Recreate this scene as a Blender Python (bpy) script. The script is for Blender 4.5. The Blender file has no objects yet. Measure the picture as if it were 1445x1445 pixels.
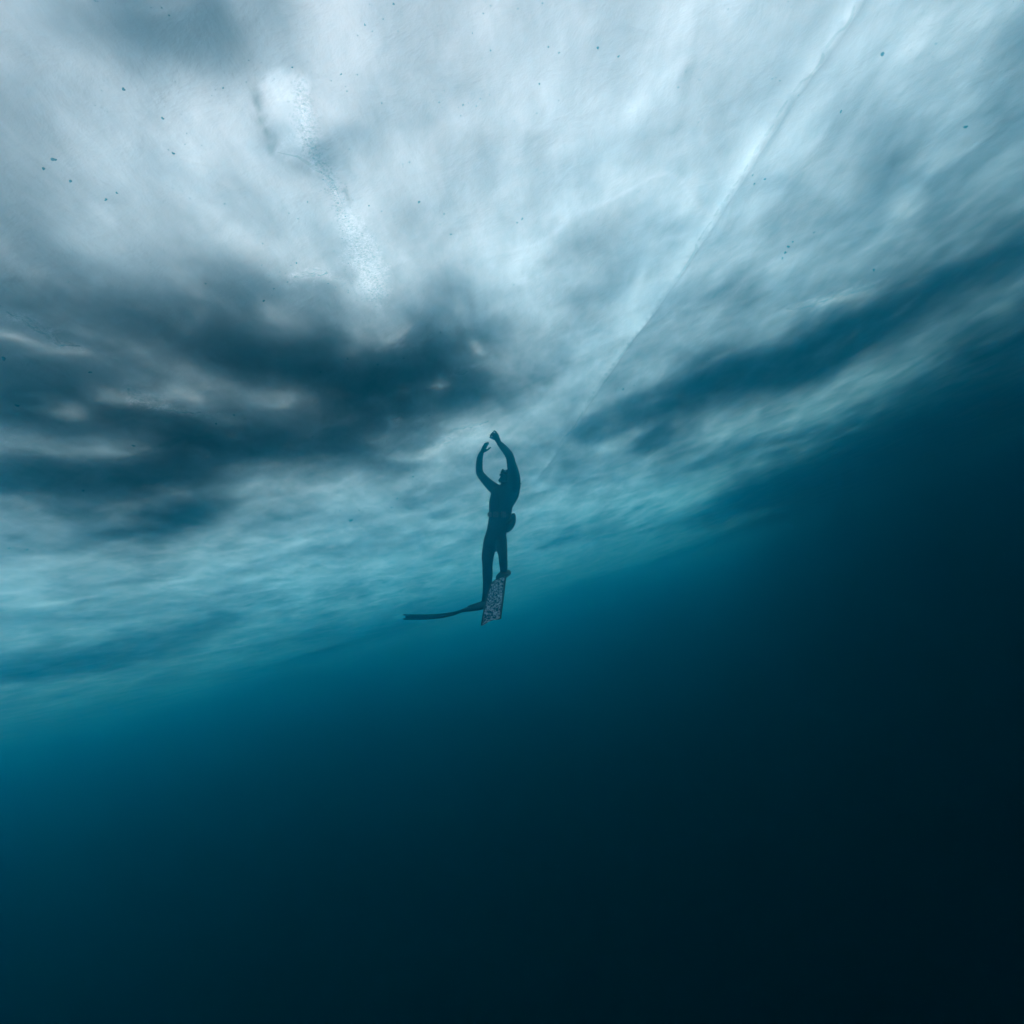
import bpy, bmesh, math, random
import numpy as np
from mathutils import Vector, Matrix
R = math.radians
sc = bpy.context.scene
C = sc.collection
random.seed(4)
rng = np.random.default_rng(4)

# ------------------------------------------------------------------ camera
CAM = Vector((0.0, 0.0, -3.6))          # three and a half metres under the ice
FPX = 861.0                             # focal length for a 1445 px frame
PITCH, ROLL = R(13.0), R(16.5)
cam = bpy.data.objects.new('camera', bpy.data.cameras.new('camera'))
C.objects.link(cam)
cam.data.sensor_width = 36
cam.data.lens = 36 * FPX / 1445
cam.data.clip_start = 0.05
cam.data.clip_end = 2000
cam.location = CAM
fwd = Vector((0, math.cos(PITCH), math.sin(PITCH)))
up0 = Vector((0, -math.sin(PITCH), math.cos(PITCH)))
rt0 = Vector((1, 0, 0))
rt = rt0 * math.cos(ROLL) - up0 * math.sin(ROLL)
up = up0 * math.cos(ROLL) + rt0 * math.sin(ROLL)
cam.matrix_world = Matrix(((rt.x, up.x, -fwd.x, CAM.x), (rt.y, up.y, -fwd.y, CAM.y), (rt.z, up.z, -fwd.z, CAM.z), (0, 0, 0, 1)))
sc.camera = cam

# ------------------------------------------------------------------ daylight
SUN_EL, SUN_AZ = R(52), R(15)
w = bpy.data.worlds.new('World'); sc.world = w; w.use_nodes = True
nt = w.node_tree; nt.nodes.clear()
wo = nt.nodes.new('ShaderNodeOutputWorld'); bg = nt.nodes.new('ShaderNodeBackground')
sky = nt.nodes.new('ShaderNodeTexSky'); sky.sky_type = 'NISHITA'; sky.sun_disc = False
sky.sun_elevation = SUN_EL; sky.sun_rotation = SUN_AZ
sky.dust_density = 4; sky.air_density = 1.2
bg.inputs['Strength'].default_value = 0.12
hs_ = nt.nodes.new('ShaderNodeHueSaturation'); hs_.inputs['Saturation'].default_value = .12   # thin overcast: the blue is washed out
nt.links.new(sky.outputs[0], hs_.inputs['Color']); nt.links.new(hs_.outputs[0], bg.inputs[0]); nt.links.new(bg.outputs[0], wo.inputs[0])
sd = bpy.data.lights.new('sun', 'SUN'); sd.energy = 1.5; sd.angle = R(14); sd.color = (1.0, 0.96, 0.9)
sun = bpy.data.objects.new('sun', sd); C.objects.link(sun)
sdir = Vector((math.sin(SUN_AZ) * math.cos(SUN_EL), math.cos(SUN_AZ) * math.cos(SUN_EL), math.sin(SUN_EL)))
sun.rotation_euler = sdir.to_track_quat('Z', 'Y').to_euler()
sun.location = (0, 0, 40)

sc.view_settings.view_transform = 'Standard'
sc.view_settings.look = 'None'
sc.view_settings.gamma = 1
sc.view_settings.use_curve_mapping = False
sc.view_settings.exposure = 1.42
cy = sc.cycles
cy.max_bounces = 10; cy.diffuse_bounces = 4; cy.glossy_bounces = 2
cy.transmission_bounces = 6; cy.volume_bounces = 3; cy.transparent_max_bounces = 16
cy.use_denoising = True
cy.adaptive_threshold = 0.004
cy.caustics_reflective = False; cy.caustics_refractive = False
cy.sample_clamp_indirect = 6

# ------------------------------------------------------------------ helpers
def at(px, py, D):
    """point seen at pixel (px,py), D metres in front of the lens"""
    return CAM + fwd * D + rt * ((px - 722.5) / FPX * D) + up * ((722.5 - py) / FPX * D)
def ice_at(px, py, z=0.0):
    d = fwd + rt * ((px - 722.5) / FPX) + up * ((722.5 - py) / FPX)
    s = (z - CAM.z) / max(d.z, 0.02)
    return CAM + d * s
def tag(o, label=None, cat=None, group=None, kind=None):
    if label: o['label'] = label
    if cat: o['category'] = cat
    if group: o['group'] = group
    if kind: o['kind'] = kind
    return o
def link(name, me, mat=None, parent=None, smooth=True):
    o = bpy.data.objects.new(name, me); C.objects.link(o)
    if mat: me.materials.append(mat)
    if smooth:
        me.polygons.foreach_set('use_smooth', [True] * len(me.polygons))
    if parent:
        o.parent = parent; o.matrix_parent_inverse = parent.matrix_world.inverted()
    return o
def grid_mesh(name, X, Y, Z):
    ny, nx = X.shape
    me = bpy.data.meshes.new(name)
    co = np.stack([X, Y, Z], -1).reshape(-1, 3)
    i = np.arange(ny * nx).reshape(ny, nx)
    f = np.stack([i[:-1, :-1], i[:-1, 1:], i[1:, 1:], i[1:, :-1]], -1).reshape(-1, 4)
    return co, f
def mesh_np(name, co, f):
    me = bpy.data.meshes.new(name)
    me.vertices.add(len(co)); me.vertices.foreach_set('co', co.astype(np.float32).ravel())
    me.loops.add(f.size); me.loops.foreach_set('vertex_index', f.astype(np.int32).ravel())
    me.polygons.add(len(f)); k = f.shape[1]
    me.polygons.foreach_set('loop_start', np.arange(0, f.size, k, dtype=np.int32))
    me.update(calc_edges=True); me.validate()
    return me
def _h(ix, iy, s):
    n = (ix.astype(np.int64) * 374761393 + iy.astype(np.int64) * 668265263 + s * 1442695041) & 0xffffffff
    n = ((n ^ (n >> 13)) * 1274126177) & 0xffffffff
    n = n ^ (n >> 16)
    return (n & 0xffff) / 65535.0 * 2 * np.pi
def gnoise(x, y, s=0):
    ix = np.floor(x); iy = np.floor(y); fx = x - ix; fy = y - iy
    ux = fx * fx * fx * (fx * (fx * 6 - 15) + 10); uy = fy * fy * fy * (fy * (fy * 6 - 15) + 10)
    def g(a, b):
        t = _h(ix + a, iy + b, s)
        return np.cos(t) * (fx - a) + np.sin(t) * (fy - b)
    return 1.4 * ((g(0, 0) * (1 - ux) + g(1, 0) * ux) * (1 - uy) + (g(0, 1) * (1 - ux) + g(1, 1) * ux) * uy)
def fbm(x, y, octs, s=0, gain=0.5):
    r = 0; a = 1; t = 0
    for k in range(octs):
        r = r + a * gnoise(x * 2 ** k + 7.3 * k, y * 2 ** k - 3.1 * k, s + k); t += a; a *= gain
    return r / t
def smooth(a, b, x):
    t = np.clip((x - a) / (b - a), 0, 1); return t * t * (3 - 2 * t)
def mat(name):
    m = bpy.data.materials.new(name); m.use_nodes = True
    m.node_tree.nodes.clear()
    return m, m.node_tree, m.node_tree.nodes.new('ShaderNodeOutputMaterial')
def bsdf(name, col, rough=0.6, spec=0.3, noise=None):
    m, t, out = mat(name)
    p = t.nodes.new('ShaderNodeBsdfPrincipled')
    p.inputs['Base Color'].default_value = (*col, 1); p.inputs['Roughness'].default_value = rough
    p.inputs['Specular IOR Level'].default_value = spec
    if noise:
        sc_, amt = noise
        co = t.nodes.new('ShaderNodeTexCoord'); n = t.nodes.new('ShaderNodeTexNoise')
        n.inputs['Scale'].default_value = sc_; n.inputs['Detail'].default_value = 5
        t.links.new(co.outputs['Object'], n.inputs[0])
        r = t.nodes.new('ShaderNodeValToRGB')
        r.color_ramp.elements[0].position = .3; r.color_ramp.elements[1].position = .7
        r.color_ramp.elements[0].color = (*[c * (1 - amt) for c in col], 1)
        r.color_ramp.elements[1].color = (*[min(1, c * (1 + amt)) for c in col], 1)
        t.links.new(n.outputs[0], r.inputs[0]); t.links.new(r.outputs[0], p.inputs['Base Color'])
        b = t.nodes.new('ShaderNodeBump'); b.inputs['Strength'].default_value = .3; b.inputs['Distance'].default_value = .01
        t.links.new(n.outputs[0], b.inputs['Height']); t.links.new(b.outputs[0], p.inputs['Normal'])
    t.links.new(p.outputs[0], out.inputs[0])
    return m

# ------------------------------------------------------------------ the water
WX, WY0, WY1, DEEP = 170.0, -130.0, 220.0, -56.0
SCAT = (0.0006, 0.053, 0.076)
ABSO = (0.108, 0.018, 0.0035)
def build_water():
    bm = bmesh.new(); bmesh.ops.create_cube(bm, size=1)
    z0, z1 = DEEP - 1.5, 0.9
    for v in bm.verts:
        v.co = Vector((v.co.x * 2 * WX, (WY0 + WY1) / 2 + v.co.y * (WY1 - WY0), (z0 + z1) / 2 + v.co.z * (z1 - z0)))
    me = bpy.data.meshes.new('water'); bm.to_mesh(me); bm.free()
    m, t, out = mat('lake_water')
    s = t.nodes.new('ShaderNodeVolumeScatter'); a = t.nodes.new('ShaderNodeVolumeAbsorption'); ad = t.nodes.new('ShaderNodeAddShader')
    s.phase = 'HENYEY_GREENSTEIN'; s.inputs['Anisotropy'].default_value = 0.92
    ds = max(SCAT)
    s.inputs['Color'].default_value = (*[c / ds for c in SCAT], 1); s.inputs['Density'].default_value = ds
    da = 0.2
    a.inputs['Color'].default_value = (*[1 - c / da for c in ABSO], 1); a.inputs['Density'].default_value = da
    t.links.new(s.outputs[0], ad.inputs[0]); t.links.new(a.outputs[0], ad.inputs[1]); t.links.new(ad.outputs[0], out.inputs['Volume'])
    m.cycles.homogeneous_volume = True
    o = link('haze', me, m, smooth=False)
    tag(o, 'clear teal lake water filling everything under the ice', kind='stuff')
build_water()

def spaced(a, b, n, dense):
    """coordinates from a to b, close together near 0 and wider far away"""
    ta, tb = np.arcsinh(a / dense), np.arcsinh(b / dense)
    return np.sinh(np.linspace(ta, tb, n)) * dense

# ------------------------------------------------------------------ lake bed
def build_bed():
    x = spaced(-WX + .5, WX - .5, 120, 30); y = spaced(WY0 + .5, WY1 - .5, 120, 30)
    X, Y = np.meshgrid(x, y)
    co, f = grid_mesh('lake_bed', X, Y, DEEP + 2.5 * fbm(X / 25, Y / 25, 5, 50))
    o = link('lake_bed', mesh_np('lake_bed', co, f), bsdf('silt', (.06, .055, .045), .95, .1, (.4, .4)))
    tag(o, 'dark silty lake bed far below the diver', kind='structure')
build_bed()

# ------------------------------------------------------------------ snow lying on the ice: its thickness decides how much daylight comes through
# (pixel x, pixel y, half length, half width, turn, how much daylight the drift takes)
DRIFTS = [
    (140, 250, 170, 110, 0, .20), (330, 395, 160, 50, 14, .34), (120, 400, 150, 36, 5, .30), (1360, 190, 150, 80, -30, .20), (1230, 300, 110, 24, -30, .16), (620, 430, 70, 24, 20, .22),
    (110, 330, 220, 50, 6, .16), (70, 200, 130, 80, 0, .20), (300, 250, 160, 60, 20, .12),
    (250, 600, 210, 34, 2, .42), (40, 610, 90, 30, 0, .3),
    (400, 525, 250, 62, 8, .84), (80, 560, 150, 55, 5, .80), (330, 650, 220, 58, -3, .95), (570, 560, 130, 48, 8, .88),
    (255, 735, 110, 26, -4, .85), (50, 660, 130, 30, 0, .70), (200, 450, 200, 38, 6, .45), (230, 50, 170, 85, 5, .66), (0, 240, 90, 90, 0, .28),
    (510, 155, 72, 30, 5, .52), (40, 345, 150, 36, 10, .28), (400, 405, 130, 40, 10, .30), (630, 480, 80, 35, 20, .40),
    (690, 585, 55, 22, 0, .50), (20, 500, 80, 40, 0, .5),
    (1180, 485, 150, 33, -20, .86), (1040, 552, 130, 28, -20, .70), (900, 590, 110, 16, -18, .35), (960, 612, 90, 12, -18, .35), (1090, 520, 90, 16, -26, .4), (860, 585, 80, 16, -20, .35), (1300, 430, 90, 24, -28, .62),
    (1400, 365, 90, 22, -30, .38), (790, 505, 60, 22, -20, .34), (1010, 430, 70, 22, -10, .22), (1100, 262, 60, 16, -8, .28),
    (855, 290, 80, 26, -45, .22), (1270, 250, 160, 24, -30, .10), (1410, 170, 60, 40, -30, .08), (1200, 662, 190, 30, -18, .80),
    (1330, 600, 190, 36, -20, .90), (1090, 700, 80, 16, -17, .55), (1440, 480, 90, 30, -24, .7), (1000, 650, 80, 18, -15, .35),
    (90, 935, 160, 18, -9, .70), (260, 885, 130, 14, -10, .45), (590, 705, 70, 14, -10, .30), (790, 678, 50, 14, -15, .35),
    (540, 768, 70, 10, -12, .3), (420, 745, 80, 12, -10, .35), (150, 860, 150, 10, -5, .3), (30, 780, 100, 14, 0, .3),
    (880, 740, 120, 12, -15, .3), (540, 660, 50, 12, -10, .35), (1440, 650, 200, 50, -20, .7), (480, 640, 80, 30, 0, .5),
    (900, 390, 90, 26, -30, .28), (480, 280, 60, 30, 50, .18), (700, 280, 90, 40, 0, .12),
]
LIGHT = [(1120, 512, 70, 4, -25, .10), (1000, 572, 60, 4, -18, .10), (560, 490, 16, 7, 15, .4), (650, 525, 12, 5, 0, .8), (240, 568, 46, 8, 12, .45), (60, 463, 46, 6, 22, .65), (280, 545, 70, 18, 8, .18),
         (690, 625, 60, 26, -10, .45), (620, 632, 14, 5, -20, .7), (480, 60, 70, 100, 10, .18), (900, 610, 50, 8, -20, .3),
         (400, 570, 60, 14, 0, .12), (100, 610, 70, 20, 0, .22), (470, 680, 90, 24, -5, .22), (1130, 578, 190, 24, -21, .26),
         (1170, 425, 60, 5, -18, .6), (460, 385, 60, 16, 20, .4), (20, 160, 40, 30, 0, .7), (960, 705, 110, 18, -20, .5), (840, 700, 90, 20, -14, .3)]
def gauss(X, Y, b):
    px, py, a, c, ang, amp = b
    p = ice_at(px, py); ca, sa = math.cos(R(ang)), math.sin(R(ang))
    e = 2.0
    J = np.array([[(ice_at(px + e, py) - p).x, (ice_at(px, py + e) - p).x], [(ice_at(px + e, py) - p).y, (ice_at(px, py + e) - p).y]]) / e
    M = J @ np.array([[ca * a, -sa * c], [sa * a, ca * c]])
    I = np.linalg.inv(M)
    u = I[0, 0] * (X - p.x) + I[0, 1] * (Y - p.y); v = I[1, 0] * (X - p.x) + I[1, 1] * (Y - p.y)
    return np.exp(-np.power(u * u + v * v, 1.15) * 0.75)
ICE_T = 0.10
SNOW_K = 9.0
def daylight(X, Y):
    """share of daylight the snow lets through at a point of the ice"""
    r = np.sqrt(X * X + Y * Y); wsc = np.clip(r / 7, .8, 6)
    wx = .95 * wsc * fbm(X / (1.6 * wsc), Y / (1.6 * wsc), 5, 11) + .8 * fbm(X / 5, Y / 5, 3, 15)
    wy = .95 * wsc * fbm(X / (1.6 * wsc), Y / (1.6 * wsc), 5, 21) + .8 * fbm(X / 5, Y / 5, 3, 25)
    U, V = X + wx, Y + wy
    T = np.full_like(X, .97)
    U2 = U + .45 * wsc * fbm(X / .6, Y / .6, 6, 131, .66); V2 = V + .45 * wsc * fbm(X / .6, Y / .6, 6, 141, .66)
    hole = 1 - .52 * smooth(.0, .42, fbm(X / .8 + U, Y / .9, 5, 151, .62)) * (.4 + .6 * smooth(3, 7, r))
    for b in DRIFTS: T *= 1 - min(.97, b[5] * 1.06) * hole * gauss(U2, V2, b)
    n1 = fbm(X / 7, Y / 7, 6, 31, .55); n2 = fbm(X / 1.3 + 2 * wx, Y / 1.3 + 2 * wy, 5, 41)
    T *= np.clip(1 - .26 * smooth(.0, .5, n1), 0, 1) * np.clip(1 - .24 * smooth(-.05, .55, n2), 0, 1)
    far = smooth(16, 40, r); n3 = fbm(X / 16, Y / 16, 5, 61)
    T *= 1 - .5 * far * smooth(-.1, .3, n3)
    T *= 1 - .58 * smooth(12, 48, X + .12 * Y) * smooth(4, 9, r)          # snow thickened off to the right to darken the ice and water there
    T *= 1 - .38 * smooth(4.5, 11, r)  # snow thickened with distance from the camera to make far ice dimmer
    T *= 1 - .22 * smooth(13, 42, r)  # thickened again far out so the ice blends into the horizon water
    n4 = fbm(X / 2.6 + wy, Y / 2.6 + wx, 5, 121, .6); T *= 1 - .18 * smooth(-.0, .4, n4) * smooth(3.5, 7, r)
    T *= 1 - .98 * smooth(-.6, 4, -Y)  # unseen thick snow added behind the camera to darken the deep water
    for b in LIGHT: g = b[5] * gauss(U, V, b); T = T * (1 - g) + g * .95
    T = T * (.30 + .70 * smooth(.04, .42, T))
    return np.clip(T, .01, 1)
def build_snow():
    x = spaced(-WX + 1, WX - 1, 700, 4); y = 7 + spaced(WY0 - 6, WY1 - 8, 700, 5)
    X, Y = np.meshgrid(x, y)
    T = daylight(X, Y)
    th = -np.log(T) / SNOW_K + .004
    n = X.size; zb = ICE_T + .01
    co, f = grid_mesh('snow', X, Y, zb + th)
    ny, nx = X.shape; i = np.arange(n).reshape(ny, nx); ring = np.concatenate([i[0], i[1:, -1], i[-1, ::-1][1:], i[::-1, 0][1:-1]])
    cb = co[ring].copy(); cb[:, 2] = zb; b = n + np.arange(len(ring))
    side = np.stack([ring, b, np.roll(b, -1), np.roll(ring, -1)], -1)
    corner = [n, n + nx - 1, n + nx - 1 + ny - 1, n + 2 * (nx - 1) + ny - 1]
    F = np.concatenate([f, side, np.array([corner[::-1]])])
    m, t, out = mat('snow')
    tr = t.nodes.new('ShaderNodeBsdfTransparent')
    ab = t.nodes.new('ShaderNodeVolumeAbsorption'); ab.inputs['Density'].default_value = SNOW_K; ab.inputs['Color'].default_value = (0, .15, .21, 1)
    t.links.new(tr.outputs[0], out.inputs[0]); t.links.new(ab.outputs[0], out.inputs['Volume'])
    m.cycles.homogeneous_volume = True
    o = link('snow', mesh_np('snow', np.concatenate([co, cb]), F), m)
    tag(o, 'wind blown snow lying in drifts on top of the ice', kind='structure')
build_snow()

# ------------------------------------------------------------------ the ice sheet
CRACK = [(1240, -62), (1194, 10), (1137, 96), (1084, 180), (1029, 263), (981, 335), (946, 391), (893, 471), (860, 521), (818, 584), (777, 645), (756, 676)]
def polydist(X, Y, pts):
    """distance to, and position along, a line on the ice"""
    d = np.full(X.shape, 1e9); side = np.zeros(X.shape)
    for a, b in zip(pts[:-1], pts[1:]):
        vx, vy = b[0] - a[0], b[1] - a[1]; L = vx * vx + vy * vy
        t = np.clip(((X - a[0]) * vx + (Y - a[1]) * vy) / L, 0, 1)
        dx, dy = X - a[0] - t * vx, Y - a[1] - t * vy
        q = np.hypot(dx, dy); k = q < d
        side = np.where(k, np.sign(dx * vy - dy * vx), side); d = np.minimum(d, q)
    return d, side
crack_w = [tuple(ice_at(*p).xy) for p in CRACK]
def ice_relief(X, Y):
    z = .10 * fbm(X / 5, Y / 5, 4, 71) + .03 * fbm(X / .9, Y / .9, 4, 75)
    r = np.hypot(X, Y)
    wv = fbm(X / .8, Y / .8, 3, 90) * .02
    d, s = polydist(X + wv, Y + wv * .5, crack_w)
    z -= .03 * np.exp(-(d / .06) ** 2) + .035 * np.clip(s, 0, 1) * np.exp(-d / .25)
    return z
def ice_mat():
    m, t, out = mat('ice'); N = t.nodes.new; L = t.links.new
    co = N('ShaderNodeTexCoord')
    def noise(scale, det, vec=None, rough=.5, dist=0):
        n = N('ShaderNodeTexNoise'); n.inputs['Scale'].default_value = scale; n.inputs['Detail'].default_value = det
        n.inputs['Roughness'].default_value = rough; n.inputs['Distortion'].default_value = dist
        L(vec or co.outputs['Object'], n.inputs[0]); return n.outputs[0]
    def ramp(fac, a, b, ca, cb):
        r = N('ShaderNodeMapRange'); r.inputs['From Min'].default_value = a; r.inputs['From Max'].default_value = b
        r.inputs['To Min'].default_value = ca; r.inputs['To Max'].default_value = cb; L(fac, r.inputs[0]); return r.outputs[0]
    def math_(op, a, b):
        n = N('ShaderNodeMath'); n.operation = op
        for k, v in enumerate((a, b)):
            if isinstance(v, (int, float)): n.inputs[k].default_value = v
            else: L(v, n.inputs[k])
        return n.outputs[0]
    mp = N('ShaderNodeMapping'); mp.inputs['Rotation'].default_value = (0, 0, R(-28)); mp.inputs['Scale'].default_value = (1, .28, 1)
    L(co.outputs['Object'], mp.inputs[0])
    mp2 = N('ShaderNodeMapping'); mp2.inputs['Rotation'].default_value = (0, 0, R(35)); mp2.inputs['Scale'].default_value = (1, .45, 1)
    L(co.outputs['Object'], mp2.inputs[0])
    a = ramp(noise(.55, 10, mp2.outputs[0], .60, 1.1), .30, .64, .74, 1.0)
    b = ramp(noise(2.2, 9, mp.outputs[0], .62, .9), .3, .68, .80, 1.0)
    c = ramp(noise(14, 6, mp.outputs[0], .6, .4), .3, .72, .92, 1.0)
    v = math_('MULTIPLY', math_('MULTIPLY', a, b), c)
    mix = N('ShaderNodeMix'); mix.data_type = 'RGBA'; mix.inputs[6].default_value = (0, 0, 0, 1); mix.inputs[7].default_value = (1.0, .73, .765, 1)
    at_ = N('ShaderNodeAttribute'); at_.attribute_name = 'fracture_and_shade'
    af_ = N('ShaderNodeAttribute'); af_.attribute_name = 'frost'
    am_ = N('ShaderNodeAttribute'); am_.attribute_name = 'mottle'
    grit = ramp(noise(55, 5, None, .8, .5), .40, .62, .0, 1.6)
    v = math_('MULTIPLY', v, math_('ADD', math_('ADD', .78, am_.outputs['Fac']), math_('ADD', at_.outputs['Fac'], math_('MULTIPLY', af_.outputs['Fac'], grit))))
    L(v, mix.inputs[0])
    bh = math_('ADD', noise(3, 8, None, .6, .3), math_('MULTIPLY', noise(17, 5, None, .6), .12))
    bp = N('ShaderNodeBump'); bp.inputs['Strength'].default_value = .5; bp.inputs['Distance'].default_value = .06; L(bh, bp.inputs['Height'])
    tl = N('ShaderNodeBsdfTranslucent'); L(mix.outputs[2], tl.inputs[0]); L(bp.outputs[0], tl.inputs['Normal'])
    L(tl.outputs[0], out.inputs[0])
    return m
def build_ice():
    x = spaced(-WX + 1, WX - 1, 900, 3.2); y = 5 + spaced(WY0 - 4, WY1 - 6, 900, 3.4)
    X, Y = np.meshgrid(x, y)
    co, f = grid_mesh('ice', X, Y, ice_relief(X, Y))
    me = mesh_np('ice', co, f[:, ::-1])
    d, sd = polydist(X + .022 * fbm(X / .5, Y / .5, 3, 91), Y, crack_w)
    pt = smooth(-.1, .35, fbm(X / 1.4, Y / 1.4, 3, 93))
    fr = .24 * np.exp(-(d / .024) ** 2) * (.15 + .85 * pt) + .22 * np.exp(-(d / .16) ** 2) * (sd < 0) + .07 * np.exp(-(d / .3) ** 2)
    fr -= .14 * np.exp(-(d / .16)) * (sd > 0) * (.3 + .7 * pt)  # shadow of the crack painted into the ice along its dim side
    fr *= 1 - .30 * smooth(5, 11, Y)
    def band(pts, wd, amp, sx, seed, cut=-.1):
        q = [tuple(ice_at(a, b).xy) for a, b in pts]
        m_ = (X > min(a for a, b in q) - 1) & (X < max(a for a, b in q) + 1) & (Y > min(b for a, b in q) - 1) & (Y < max(b for a, b in q) + 1)
        x_, y_ = X[m_], Y[m_]
        dd, ss = polydist(x_ + wd * 2.6 * fbm(x_ / sx, y_ / sx, 5, seed, .6), y_ + wd * 2.6 * fbm(x_ / sx, y_ / sx, 5, seed + 9, .6), q)
        tex = smooth(cut, .35, fbm(x_ / (sx * .35), y_ / (sx * .35), 4, seed + 20, .65))
        r0 = np.zeros_like(X); r0[m_] = amp * np.exp(-(dd / wd) ** 2) * (.3 + .7 * tex)
        return r0
    fro = np.zeros_like(X)
    def poly(pts, amp, edge, seed, rag=.03):
        q = [tuple(ice_at(a, b).xy) for a, b in pts]; cx_ = sum(a for a, b in q) / len(q); cy_ = sum(b for a, b in q) / len(q)
        m_ = (X > min(a for a, b in q) - .5) & (X < max(a for a, b in q) + .5) & (Y > min(b for a, b in q) - .5) & (Y < max(b for a, b in q) + .5)
        x_ = X[m_]; y_ = Y[m_]; x2 = x_ + rag * 2 * fbm(x_ / .18, y_ / .18, 4, seed, .65); y2 = y_ + rag * 2 * fbm(x_ / .18, y_ / .18, 4, seed + 5, .65); dd = np.full(x_.shape, 9.)
        for (ax, ay), (bx, by) in zip(q, q[1:] + q[:1]):
            nx_, ny_ = by - ay, ax - bx; L_ = math.hypot(nx_, ny_); sg = 1 if (cx_ - ax) * nx_ + (cy_ - ay) * ny_ > 0 else -1
            dd = np.minimum(dd, sg * ((x2 - ax) * nx_ + (y2 - ay) * ny_) / L_)
        r0 = np.zeros_like(X); r0[m_] = amp * smooth(-edge, edge, dd); return r0
    fr += poly([(364, 128), (400, 104), (440, 118), (438, 170), (420, 214), (392, 214)], .26, .015, 501)
    fro = fro + poly([(424, 150), (442, 130), (452, 200), (430, 222), (412, 214)], .24, .05, 511, .10)
    fro = fro + poly([(480, 305), (500, 300), (530, 345), (548, 410), (530, 432), (497, 400)], .22, .05, 521, .12)
    fr += band([(392, 216), (420, 222), (445, 240), (470, 256), (476, 270), (481, 286)], .022, .45, .2, 211)
    fr -= band([(470, 252), (488, 268), (496, 290)], .035, .35, .2, 216)
    fro = fro + band([(495, 320), (510, 360), (525, 395), (535, 425)], .13, .14, .12, 221)
    fro = fro + band([(5, 435), (35, 447), (62, 468), (85, 482), (112, 488)], .07, .6, .3, 231)
    fro = fro + band([(178, 548), (200, 562), (226, 569), (245, 576), (300, 588)], .10, .6, .35, 241)
    fro = fro + band([(1110, 440), (1140, 432), (1170, 423), (1200, 412), (1245, 402)], .12, .5, .4, 251)
    fr += band([(610, 633), (622, 625), (636, 616)], .12, .6, .3, 261)
    fr += band([(642, 527), (660, 524)], .12, .6, .3, 271)
    fr += band([(550, 492), (575, 490)], .12, .5, .3, 281)
    fro = fro + band([(415, 392), (445, 383), (470, 388)], .12, .4, .3, 291)
    fr += band([(690, 440), (800, 300), (900, 170), (985, -20)], .22, .20, 1.2, 331, -.4)
    fr += band([(560, 420), (640, 250), (680, 100), (700, -20)], .16, .12, 1.2, 341, -.4)
    fr += band([(1010, 330), (1120, 200), (1290, 20)], .14, .14, .9, 351, -.3)
    fr -= band([(945, 190), (975, 110), (1000, 10)], .06, .22, .9, 361, -.3)
    fr -= band([(962, 372), (975, 335), (990, 300)], .03, .30, .2, 371)
    fr += band([(1140, 445), (1180, 425), (1215, 400)], .05, .5, .2, 381)
    fr += band([(1190, 350), (1260, 300), (1330, 250)], .16, .14, .6, 391)
    fr -= band([(358, 138), (372, 180), (385, 212)], .035, .40, .3, 301)
    fr -= band([(120, 660), (190, 640), (240, 625)], .14, .35, .4, 311)
    fr -= band([(600, 640), (650, 612), (690, 602)], .14, .40, .4, 321)
    # hairline fractures: zero lines of warped noise
    q = fbm(X / 3.2, Y / 5.5, 3, 95); fr += .12 * np.exp(-(q / .008) ** 2) * smooth(.0, .3, fbm(X / 4, Y / 4, 2, 97))
    q = fbm(X / 2.1 + .3 * Y, Y / 6, 3, 98); fr += .05 * np.exp(-(q / .01) ** 2) * smooth(.0, .3, fbm(X / 3, Y / 3, 2, 99))
    rr = np.hypot(X, Y); u_ = X + .35 * fbm(X / 1.1, Y / 1.1, 4, 401); v_ = Y + .35 * fbm(X / 1.1, Y / 1.1, 4, 411)
    def ridged(a, b, sd_, oc):
        t_ = 0; am = 1; tot = 0
        for k in range(oc):
            t_ = t_ + am * (1 - np.minimum(1, 2.2 * np.abs(gnoise(a * 2 ** k + 5.1 * k, b * 2 ** k, sd_ + k)))) ** 1.5; tot += am; am *= .62
        return t_ / tot
    mo = .55 * (ridged(u_ / 2.4, v_ / 3.2, 421, 6) - .42) + .55 * fbm(u_ / .8, v_ / 1.1, 6, 431, .66)
    mo *= .42 + .63 * smooth(3.5, 8, rr) + .45 * smooth(11, 26, rr)
    b_ = me.attributes.new('mottle', 'FLOAT', 'POINT'); b_.data.foreach_set('value', mo.ravel().astype(np.float32))
    c_ = me.attributes.new('frost', 'FLOAT', 'POINT'); c_.data.foreach_set('value', fro.ravel().astype(np.float32))
    a_ = me.attributes.new('fracture_and_shade', 'FLOAT', 'POINT'); a_.data.foreach_set('value', fr.ravel().astype(np.float32))
    o = link('ice', me, ice_mat())
    tag(o, 'pale ice sheet seen from underneath with snow patches showing dark through it', kind='structure')
    m, t, out = mat('clear_ice_top'); tr = t.nodes.new('ShaderNodeBsdfTransparent'); tr.inputs[0].default_value = (.95, .98, .99, 1); t.links.new(tr.outputs[0], out.inputs[0])
    x = spaced(-WX + 1, WX - 1, 80, 20); X, Y = np.meshgrid(x, spaced(WY0 + 1, WY1 - 1, 80, 20))
    co, f = grid_mesh('top', X, Y, np.full_like(X, ICE_T))
    link('ice_top', mesh_np('ice_top', co, f), m, o)
build_ice()

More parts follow.
